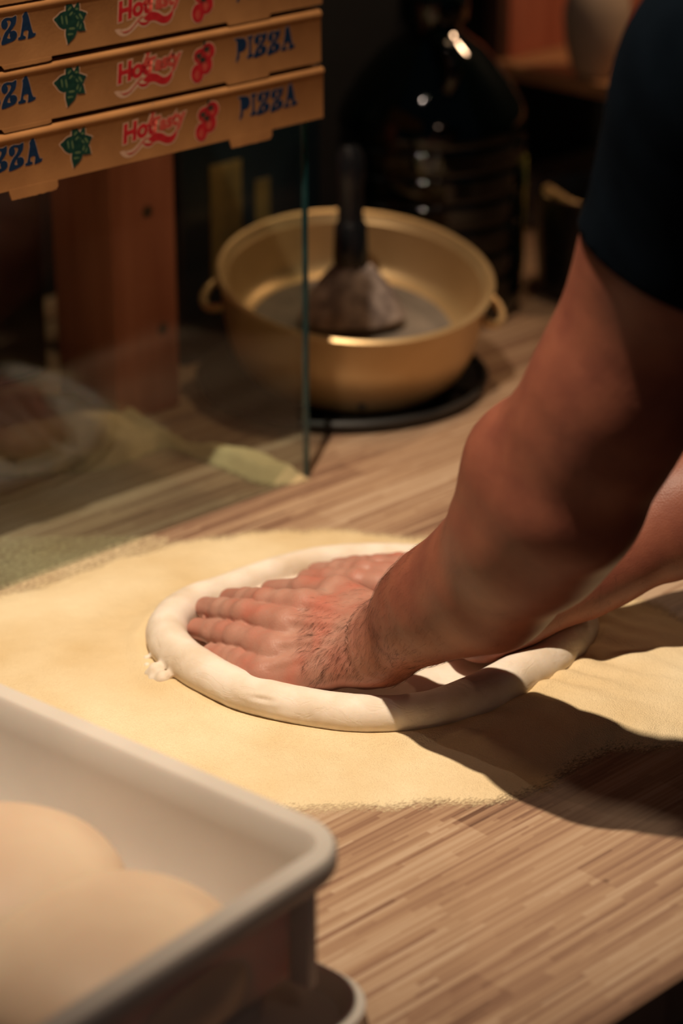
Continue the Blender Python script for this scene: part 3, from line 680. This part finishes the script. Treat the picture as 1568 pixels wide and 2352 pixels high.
LET = {'P': ([(.02,-.12),(.24,.06),(.27,.32),(.5,.36),(.68,.5),(.72,.72),(.62,.92),(.42,1),(.0,1.02),(.0,.92),(.1,.86),(.1,.3)], [ell(.42,.70,.15,.11,.1)], .74),
       'I': ([(.03,1),(.38,1.02),(.37,.92),(.28,.86),(.26,.2),(.36,.12),(.38,0),(.0,-.04),(-.02,.08),(.08,.16),(.1,.84),(.02,.9)], [], .42),
       'Z': ([(.82,1.04),(.78,.74),(.56,.5),(.38,.32),(.30,.17),(.46,.13),(.42,.24),(.46,.38),(.6,.44),(.76,.38),(.82,.22),(.72,.06),(.5,-.02),(.0,-.08),(.05,.18),(.2,.42),(.42,.62),(.52,.8),(.44,.9),(.32,.88),(.37,.78),(.33,.62),(.2,.55),(.06,.62),(.02,.78),(.1,.94),(.3,1.02),(.6,.99)], [], .86),
       'A': ([(.26,.96),(.52,1.12),(.76,.24),(.9,.18),(.86,.04),(.5,-.02),(.5,.1),(.52,.33),(.31,.33),(.27,.15),(.37,.11),(.35,0),(.0,.0),(.0,.12),(.1,.16),(.27,.82)], [ell(.42,.64,.085,.1,.2)], .9)}
def pizza_print(parent, x, z, h, rot=0.0):
    p = Print(); cx = 0
    for off, m in ((0.022, m_halo), (0.006, m_blue)):
        cx = 0
        for ch in 'PIZZA':
            out, holes, wd = LET[ch]
            p.add(shape_mesh([out] + ([] if off else holes), 'l', off), m, (x + cx * h, z), rot, h); cx += wd * 1.02
    return p.obj('pizza_lettering', parent)
def leaf(cx, cy, ln, wd, ang):
    pts = []
    for t, s in ((0,0),(.15,.55),(.4,1),(.7,.8),(.9,.35),(1.05,0),(.9,-.35),(.7,-.8),(.4,-1),(.15,-.55)):
        x, y = t * ln, s * wd / 2; pts.append((cx + x * math.cos(ang) - y * math.sin(ang), cy + x * math.sin(ang) + y * math.cos(ang)))
    return pts
def basil_print(parent, x, z, s):
    p = Print(); lv = [(.0,0,1.05,.82,2.95),(0,.0,1.0,.52,1.85),(.05,.0,.9,.36,1.2),(.0,0,.8,.62,.3),(.05,.0,1.05,.66,-1.95),(.05,0,.8,.55,-.7)]
    for a in lv: p.add(shape_mesh([leaf(*a)], 'l', .05), m_halo, (x, z), .0, s)
    for a in lv:
        p.add(shape_mesh([leaf(*a)], 'l'), m_leaf, (x, z), .0, s)
        for q in (.35, .6): p.add(shape_mesh([ell(a[0] + math.cos(a[4]) * a[2] * q, a[1] + math.sin(a[4]) * a[2] * q, .05, a[3] * .26, a[4] + .3)], 'l'), m_leaf2, (x, z), .0, s)
    return p.obj('basil_print', parent)
def tomato_print(parent, x, z, s):
    p = Print(); ts = [(.35,.5,.42,.40),(-.15,.35,.40,.36),(.15,-.1,.44,.46),(-.35,-.45,.38,.44)]
    for a in ts: p.add(shape_mesh([ell(*a)], 'l', .05), m_halo, (x, z), 0, s)
    for a in ts:
        p.add(shape_mesh([ell(*a)], 'l'), m_red, (x, z), 0, s); p.add(shape_mesh([ell(a[0] - .02, a[1] - .08, a[2] * .38, a[3] * .5)], 'l'), m_red2, (x, z), 0, s)
    for cx, cy, r in ((.25,.62,.30),(-.25,.38,.28),(0,.15,.30)):
        st = []
        for i in range(14):
            a = 2 * math.pi * i / 14; rr = r * (1.25 if i % 2 == 0 else .32); st.append((cx + rr * math.cos(a), cy + rr * .8 * math.sin(a)))
        p.add(shape_mesh([st], 'l', smooth=False), m_leaf, (x, z), 0, s)
    p.add(shape_mesh([[(.05,.9),(.2,1.25),(.42,1.35),(.55,1.15),(.48,1.1),(.4,1.25),(.25,1.15),(.14,.85)]], 'l'), m_leaf, (x, z), 0, s)
    return p.obj('tomato_print', parent)
def slogan_print(parent, x, z, s):
    p = Print()
    sw1 = [(-1.75,-.95),(-1.4,-1.18),(-.9,-1.1),(-.3,-.72),(.1,-.52),(.5,-.55),(.1,-.35),(-.3,-.5),(-.9,-.92),(-1.35,-1.0)]
    sw2 = [(.05,-.55),(.5,-.28),(1.0,-.35),(1.5,-.62),(1.95,-.45),(2.1,-.15),(2.05,-.6),(1.75,-.95),(1.3,-.98),(.8,-.75),(.4,-.72)]
    sw3 = [(-.35,-.62),(-.15,-.85),(.2,-.9),(.5,-.7),(.2,-.75),(-.1,-.72)]
    amp = [(.25,1.1),(.5,1.25),(.62,.95),(.45,.62),(.3,.45),(.42,.25),(.7,.2),(.5,.1),(.22,.2),(.14,.45),(.32,.75),(.2,.95)]
    for q in (sw1, sw2, sw3, amp): p.add(shape_mesh([q], 'l', .10), m_halo, (x, z), 0, s)
    for t, lx, lz, sz in (('Hot', -1.70, -.45, 1.35), ('Tasty', .20, -.25, 1.10)): p.add(text_mesh(t, 1.0, .10), m_halo, (x + lx * s, z + lz * s), .10, s * sz)
    for t, lx, lz, sz in (('Hot', -1.70, -.45, 1.35), ('Tasty', .20, -.25, 1.10)): p.add(text_mesh(t, 1.0, .050), m_red if t == 'Hot' else m_red2, (x + lx * s, z + lz * s), .10, s * sz)
    p.add(shape_mesh([sw2], 'l'), m_red, (x, z), 0, s); p.add(shape_mesh([sw3], 'l'), m_red, (x, z), 0, s); p.add(shape_mesh([[(a * .86 - .1, b * .97 - .02) for a, b in sw1]], 'l', -.05), m_red2, (x, z), 0, s)
    p.add(shape_mesh([amp], 'l'), m_red2, (x, z), 0, s)
    return p.obj('slogan_print', parent)
def face_xz(u, v, k):
    """pixel -> (x from the right end, z above box bottom) on the front face of box k"""
    a = (u - 784) / FPX; b = (1176 - v) / FPX; d = Vector((a, cP + b * sP, -(sP - b * cP))); o_ = Vector((0, 0, H))
    t = (by - o_.dot(EY)) / d.dot(EY); q = o_ + d * t; return (q.dot(EX) - bx, q.z - ZB - k * PITCHZ)
def make_pizza_box():
    root = empty('pizza_box', W(bx, by, ZB), AZ)
    b = box_bm(-BW, 0, 0.0, BW, 0.0, BH - .0035, .0016, 2); bm_obj('tray', b, m_card, root)
    b = box_bm(-BW + .0005, -.0005, 0.0005, BW, BH - .0034, BH, .0012, 2)
    for v in b.verts: v.co.z += 0.0009 * math.sin(v.co.x * 40) if v.co.z > BH - .001 else 0
    bm_obj('lid', b, m_card, root)
    # front flap of the lid, tucked over the tray, with a rounded right corner
    b = bmesh.new(); prf = [(-.0014, .0005), (-.0014, BH - .0080), (-.0022, BH - .0064), (-.0028, BH - .0046), (-.0026, BH - .0030), (-.0014, BH - .0014), (.0010, BH - .0003), (.004, BH + .0003), (.007, BH + .0003), (.007, BH), (.0, BH - .003), (-.0002, .0005)]
    ra_ = [b.verts.new((-BW + .001, y, z)) for y, z in prf]; rb_ = [b.verts.new((-.0012, y, z)) for y, z in prf]
    b.faces.new(ra_); b.faces.new(rb_[::-1])
    for i in range(len(prf)): j = (i + 1) % len(prf); b.faces.new((ra_[i], ra_[j], rb_[j], rb_[i]))
    bm_obj('front_flap', b, m_card, root)
    for (u0, u1) in ((14, 130), (522, 622)):
        x0 = face_xz(u0, 425 if u0 < 100 else 320, 0)[0]; x1 = face_xz(u1, 400 if u0 < 100 else 300, 0)[0]
        b = bmesh.new(); pts = [(x0 + .0005, .0014), (x0 + .0012, .0010), (x0 + .0018, -.002), (x0 + .0035, -.0072)]
        nn = 22
        pts += [(x0 + .0035 + (x1 - x0 - .006) * i / nn, -.0072 + random.uniform(-.00035, .00035)) for i in range(1, nn)]
        pts += [(x1 - .002, -.0066), (x1, -.004), (x1 - .0006, -.001), (x1, .0012)]
        fr = [b.verts.new((x, -.00165, z)) for x, z in pts]; bk = [b.verts.new((x, -.0006, z)) for x, z in pts]
        b.faces.new(fr); b.faces.new(bk[::-1])
        for i in range(len(pts)): j = (i + 1) % len(pts); b.faces.new((fr[i], bk[i], bk[j], fr[j]))
        t = bm_obj('locking_tab', b, m_card, root, False); t['label'] = 'torn-edged cardboard locking tab'
    return root
def add_prints(root):
    xs = lambda u, v: face_xz(u, v, 0)
    x, z = xs(546, 262); h = 0.0172; o1 = pizza_print(root, x, z - .0030, h)
    x2, z2 = xs(95, 374); wtot = sum(LET[c][2] * 1.02 for c in 'PIZZA') * .0178; pizza_print(root, x2 - wtot, z2 + .001, .0178)
    a = xs(178, 332); basil_print(root, a[0], a[1], .0168)
    a = xs(335, 300); slogan_print(root, a[0], a[1] + .001, .0150)
    a = xs(474, 275); tomato_print(root, a[0] - .001, a[1] - .001, .0172)
    for o in root.children:
        if o.name.split('.')[0].endswith(('print', 'lettering')): o.location = (0, -.0014, 0)
pb = make_pizza_box(); add_prints(pb)
def dup(root):
    r = root.copy(); C.objects.link(r)
    for ch in root.children:
        c = ch.copy(); C.objects.link(c); c.parent = r
        if ch.name.startswith('locking_tab'): c.scale.z = .40
    return r
blab = ['pizza box at the bottom of the stack, resting on the glass shelf', 'pizza box second from the bottom of the stack', 'pizza box third from the bottom, its right end cut by the photo top', 'topmost pizza box, only a sliver of its lower left edge in frame']
offs = [(0, 0, 0), (-.0025, .000, -.2), (.000, .001, .15), (-.003, 0, .1)]
for k in range(4):
    o = pb if k == 0 else dup(pb)
    o.location = W(bx + offs[k][0], by + offs[k][1], ZB + k * PITCHZ); o.rotation_euler = (0, 0, AZ + R(offs[k][2]))
    tag(o, blab[k], 'pizza box', 'stacked pizza boxes on the glass shelf')

# ---------------------------------------------------------------- wooden post, tin
px_, py_ = uv(P(415, 932))
post = empty('wooden_post', W(px_, py_), AZ, label='square reddish-brown wooden post standing behind the glass', cat='post')
shaft = bm_obj('post_shaft', box_bm(-.078, 0, 0, .092, 0.0005, ZB - .0095, .003, 2), m_wood, post)
for (sx, sz) in ((-.034, .205), (-.02, .085)):
    b = bmesh.new(); tube_into(b, [(sx, -.0004, sz), (sx, .001, sz)], [.006, .006], 14); k_ = bm_obj('wood_knot', b, m_panel, shaft); k_['label'] = 'dark round knot'
tx, ty = uv(P(424, 842))
tin = empty('oil_tin', W(tx, ty), AZ, label='dark navy rectangular tin with ochre label panels beside the wooden post', cat='tin')
tin_b = bm_obj('tin_body', box_bm(0, .195, 0, .11, 0.001, .290, .006, 3), m_tin, tin)
bm_obj('tin_seam', box_bm(-.002, .197, -.002, .112, 0.0004, .006, .002, 2), m_tin, tin)
def tin_x(u, v):
    a = (u - 784) / FPX; b = (1176 - v) / FPX; d = Vector((a, cP + b * sP, -(sP - b * cP))); t = ty / d.dot(EY); q = Vector((0, 0, H)) + d * t; return q.dot(EX) - tx, q.z
x0, z1 = tin_x(480, 382); x1, _ = tin_x(552, 370); _, z0 = tin_x(500, 650)
l1 = bm_obj('label_panel', box_bm(x0, x1, -.0012, -.0002, z0, z1, .0003, 1), m_tinlab, tin_b); l1['label'] = 'tall ochre label panel'
x0, z1 = tin_x(585, 415); x1, _ = tin_x(618, 405); _, z0 = tin_x(600, 520)
l2 = bm_obj('label_panel', box_bm(x0, x1, -.0012, -.0002, z0, z1, .0003, 1), m_tinlab, tin_b); l2['label'] = 'small dim label panel'

# ---------------------------------------------------------------- pan, bowl, brush
pc = P(785, 880)
pan = tag(bm_obj('black_pan', lathe_bm([(0, .001), (.124, .001), (.145, .004), (.148, .012), (.145, .0145), (.142, .0135), (.138, .007), (.126, .004), (0, .004)]), m_blackm),
          'shallow round black pan lying flat under the metal bowl', 'pan'); pan.location = (pc.x, pc.y, 0)
bowl = empty('metal_bowl', (0.008, 2.240, 0.0245), 0, label='round brass-coloured metal bowl tilted toward the camera on the black pan', cat='bowl')
bowl.rotation_euler = (R(10.5), R(3.5), 0)
prof = [(0, -.001), (.098, -.001), (.109, .003), (.117, .012), (.124, .030), (.129, .055), (.1325, .088), (.1375, .094), (.1385, .0975), (.1355, .1000), (.1320, .0985), (.1285, .092), (.1262, .090), (.1255, .086), (.1235, .068), (.120, .052), (.116, .044), (.108, .0385), (.101, .0365), (0, .0360)]
bowl_b = bm_obj('bowl_body', lathe_bm(prof, 128), m_steel, bowl)
b = lathe_bm([(0, .0372), (.0985, .0372), (.1015, .0380)], 96); bm_obj('floor_disc', b, m_grey, bowl)['kind'] = 'stuff'  # grey disc laid over the bowl floor
for s in (-1, 1):
    b = bmesh.new(); pts = []
    for i in range(13):
        a = math.pi * i / 12 ; pts.append((s * (.128 + .021 * math.sin(a)), .032 * math.cos(a), .070 - .010 * math.sin(a)))
    tube_into(b, pts, [.0042] * 13, 14); bm_obj('handle', b, m_steel, bowl)
b = bmesh.new(); bmesh.ops.create_icosphere(b, subdivisions=3, radius=.004)
for v in b.verts: v.co = Vector((v.co.x + .012, v.co.y * .5 - .1195, v.co.z + .018))
rv = bm_obj('rivet', b, m_blackm, bowl_b); rv['label'] = 'small dark rivet on the lower front'
# brush
bt = Matrix.Translation(bowl.location) @ bowl.rotation_euler.to_matrix().to_4x4()
brush_base = bt @ Vector((0.0, .004, .039)); top = D(803, 335, 2.30)
br = empty('bench_brush', brush_base, 0, label='black-handled grey brush standing in the metal bowl', cat='brush')
q_ = (top - brush_base); br.rotation_euler = q_.to_track_quat('Z', 'Y').to_euler(); hl = q_.length
def scaled_lathe(prof, sx, sy, n=40):
    b = lathe_bm(prof, n)
    for v in b.verts: v.co.x *= sx; v.co.y *= sy
    return b
b = scaled_lathe([(0, 0), (.050, .001), (.054, .006), (.050, .020), (.042, .034), (.031, .048), (.020, .060), (0, .066)], 1, .62)
for v in b.verts: v.co += Vector((noise.noise(v.co * 90) * .003, noise.noise(v.co * 90 + Vector((5, 0, 0))) * .003, noise.noise(v.co * 60) * .002 if v.co.z > .002 else 0))
bm_obj('bristles', b, m_bristle, br)
bm_obj('ferrule', scaled_lathe([(0, .060), (.0175, .060), (.0180, .070), (.0165, .100), (.014, .104), (0, .104)], 1, .8), m_blackp, br)
sg = bmesh.new(); tube_into(sg, [(-.001, -.0128, .074), (-.001, -.0125, .086), (-.001, -.0120, .100)], [.0030, .0034, .0028], 12); bm_obj('highlight_strip', sg, m_glint, br)  # highlight below the brush handle built as a thin bright strip
bm_obj('handle', scaled_lathe([(0, .098), (.0135, .098), (.0128, .110), (.0135, .14), (.0155, hl - .03), (.0140, hl - .008), (.009, hl), (0, hl)], 1, .75), m_blackp, br)

# ---------------------------------------------------------------- jug
jc = P(985, 700)
jug = empty('ribbed_jug', (jc.x, jc.y, 0), 0, label='large dark green ribbed plastic jug standing behind the metal bowl', cat='jug')
pr = [(0, .001), (.088, .001), (.098, .008), (.101, .018), (.1015, .026)]
z = .031
while z < .205:
    pr += [(.1015, z), (.1015, z + .017), (.0985, z + .020), (.0975, z + .0235), (.0985, z + .027)]; z += .0292
pr += [(.1015, z), (.102, z + .010), (.097, z + .024), (.080, z + .052), (.055, z + .082), (.036, z + .096), (.030, z + .102), (.030, z + .112), (0, z + .112)]
jug_b = bm_obj('jug_body', lathe_bm(pr, 96), m_jug, jug)
bm_obj('screw_cap', lathe_bm([(0, z + .1125), (.036, z + .1125), (.037, z + .116), (.037, z + .134), (.034, z + .138), (0, z + .138)], 48), m_jug, jug)
b = bmesh.new()   # carrying handle from shoulder to neck
tube_into(b, catmull([(.0, -.030, z + .100), (.01, -.062, z + .096), (.018, -.074, z + .072), (.012, -.072, z + .052)], 6, False), [.009] * 19, 14); bm_obj('handle', b, m_jug, jug)
b = bmesh.new(); rows = []
for i in range(13):
    a = R(-12 + i * 4); rows.append([b.verts.new((.1030 * math.cos(a), .1030 * math.sin(a), zz)) for zz in (.040, .170)])
for A, B in zip(rows, rows[1:]): b.faces.new((A[0], B[0], B[1], A[1]))
lb = bm_obj('wrap_label', b, m_lab, jug_b); lb['label'] = 'green and yellow label on the right side'
md = lb.modifiers.new('t', 'SOLIDIFY'); md.thickness = .0004

# ---------------------------------------------------------------- pot and shelf at upper right
qc = P(1352, 668)
pot = empty('black_pot', (qc.x, qc.y, 0), 0, label='black pot with a shiny rim standing behind the arm', cat='pot')
bm_obj('pot_body', lathe_bm([(0, .001), (.052, .001), (.058, .006), (.062, .06), (.064, .112), (.0665, .114), (.0665, .118), (.063, .119), (.0605, .114), (.058, .06), (.054, .01), (0, .008)], 72), m_blackp, pot)
b = bmesh.new(); tube_into(b, catmull([(-.050, -.020, .112), (-.052, -.010, .122), (-.030, -.045, .116), (-.005, -.056, .112), (.02, -.050, .118), (.03, -.03, .135)], 6, False), [.0045] * 31, 14)
hk = bm_obj('rim_highlight', b, m_steel, pot); hk['label'] = 'metal tube shaped as the highlight on the pot rim'  # highlight at the pot rim modelled as a bent metal tube
s0 = D(1180, 150, 2.86); sx, sy = uv(s0)
shelf = empty('wall_shelf', W(sx, sy, s0.z), AZ, label='reddish wooden wall shelf holding the cream jar, upper right', cat='shelf')
bm_obj('shelf_board', box_bm(0, .30, -.42, .055, -.018, .0, .003, 2), m_shelfw, shelf)
bm_obj('side_panel', box_bm(.022, .30, .028, .046, .0005, .42, .002, 2), m_wood, shelf)
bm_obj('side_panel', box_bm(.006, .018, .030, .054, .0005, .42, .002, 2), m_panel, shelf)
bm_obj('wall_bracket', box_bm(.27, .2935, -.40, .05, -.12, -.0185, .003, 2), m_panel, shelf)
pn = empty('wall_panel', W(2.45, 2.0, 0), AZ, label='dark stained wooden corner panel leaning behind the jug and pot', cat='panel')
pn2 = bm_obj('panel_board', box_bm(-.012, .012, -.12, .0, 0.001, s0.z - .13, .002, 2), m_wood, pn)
jj = D(1368, 132, 2.80); 
jr = empty('cream_jar', (jj.x, jj.y, s0.z + .0005), 0, label='cream rounded jar on the wooden wall shelf', cat='jar')
bm_obj('jar_body', lathe_bm([(0, 0), (.022, 0), (.030, .012), (.039, .045), (.041, .075), (.036, .100), (.028, .110), (.028, .120), (.025, .120), (.025, .108), (0, .104)], 64), m_jar, jr)

# ---------------------------------------------------------------- dough tub
ZR = 0.125
c0 = P(836, 1925, ZR); tb, ta = P(0, 1596, ZR), P(90, 2352, ZR)
TAZ = R(50.5)
cx_, cy_ = c0.x, c0.y
tub = empty('dough_tub', (cx_, cy_, 0.0), TAZ, label='white plastic tub of dough balls in the lower left foreground', cat='tub')
def rrect(x0, x1, y0, y1, r, n=8):
    out = []
    for (cx, cy, a0) in ((x1 - r, y1 - r, 0), (x0 + r, y1 - r, 90), (x0 + r, y0 + r, 180), (x1 - r, y0 + r, 270)):
        for i in range(n + 1): a = R(a0 + 90 * i / n); out.append((cx + r * math.cos(a), cy + r * math.sin(a)))
    return out
def loft(rings):
    b = bmesh.new(); R_ = [[b.verts.new((x, y, z)) for x, y in r] for r, z in rings]
    for A, B in zip(R_, R_[1:]):
        for i in range(len(A)): j = (i + 1) % len(A); b.faces.new((A[i], A[j], B[j], B[i]))
    b.faces.new(R_[0][::-1]); b.faces.new(R_[-1]); return b
TL, TW = .42, .44     # tub spans local x -TL..0, y 0..TW ; corner at local (0, 0)?
def rr_(ins, r): return rrect(-TL + ins, -ins, ins, TW - ins, r)
z0 = .038
rings = [(rr_(.026, .022), z0), (rr_(.022, .026), z0 + .004), (rr_(.016, .03), ZR - .022), (rr_(.015, .03), ZR - .018), (rr_(.002, .036), ZR - .017), (rr_(.0, .037), ZR - .013), (rr_(.0, .037), ZR - .003), (rr_(.002, .036), ZR),
         (rr_(.014, .018), ZR), (rr_(.0165, .015), ZR - .003), (rr_(.019, .014), ZR - .02), (rr_(.025, .014), z0 + .008), (rr_(.029, .014), z0 + .004)]
tb_o = bm_obj('tub_shell', loft(rings), m_tub, tub, True, 40)
for (x0, x1, y0, y1) in ((-.046, -.038, .003, .0185), (-.0185, -.003, .040, .048), (-.22, -.212, .003, .0185)):
    bm_obj('rib', box_bm(x0, x1, y0, y1, z0 + .006, ZR - .0175, .0015, 2), m_tub, tub)
tub.location.x, tub.location.y = cx_, cy_
# lid under the tub
lid = empty('tub_lid', (cx_, cy_, 0.0), TAZ, label='pale plastic lid with a raised lip under the white dough tub', cat='lid')
def rl(ins, r): return rrect(-TL + ins - .012, .012 - ins, -.012 + ins, TW + .012 - ins, r)
bm_obj('lid_tray', loft([(rl(.004, .034), .0008), (rl(.0, .038), .003), (rl(.0, .038), .015), (rl(.003, .036), .0175), (rl(.008, .032), .0175), (rl(.011, .03), .014), (rl(.014, .028), .0075), (rl(.044, .026), .0070), (rl(.047, .024), .0100), (rl(.047, .024), .0350), (rl(.050, .022), .0375)]), m_tub, lid, True, 40)
tubM = Matrix.Translation((cx_, cy_, 0)) @ Matrix.Rotation(TAZ, 4, 'Z')
for (u, v, r, hh, lab) in ((-10, 2120, .078, .070, 'domed dough ball in the tub, nearest the tub wall beside the semolina'), (250, 2275, .080, .062, 'domed dough ball in the tub, behind its near rim toward the wood')):
    q = P(u, v, .05); b = bmesh.new(); bmesh.ops.create_icosphere(b, subdivisions=5, radius=1)
    for w_ in b.verts:
        c = w_.co; zz = c.z; f = 1 + .04 * noise.noise(c * 1.3 + Vector((u, 0, 0)))
        rad = math.copysign(abs(zz) ** (1.0 if zz > 0 else .6), zz)
        w_.co = Vector((c.x * r * f, c.y * r * f, (z0 + .0045) + hh * (.42 + .58 * rad if zz > 0 else .42 + .42 * rad)))
    o = bm_obj('dough_ball', b, m_ball); o.location = (q.x, q.y, 0); tag(o, lab, 'dough ball', 'dough balls in the white tub')
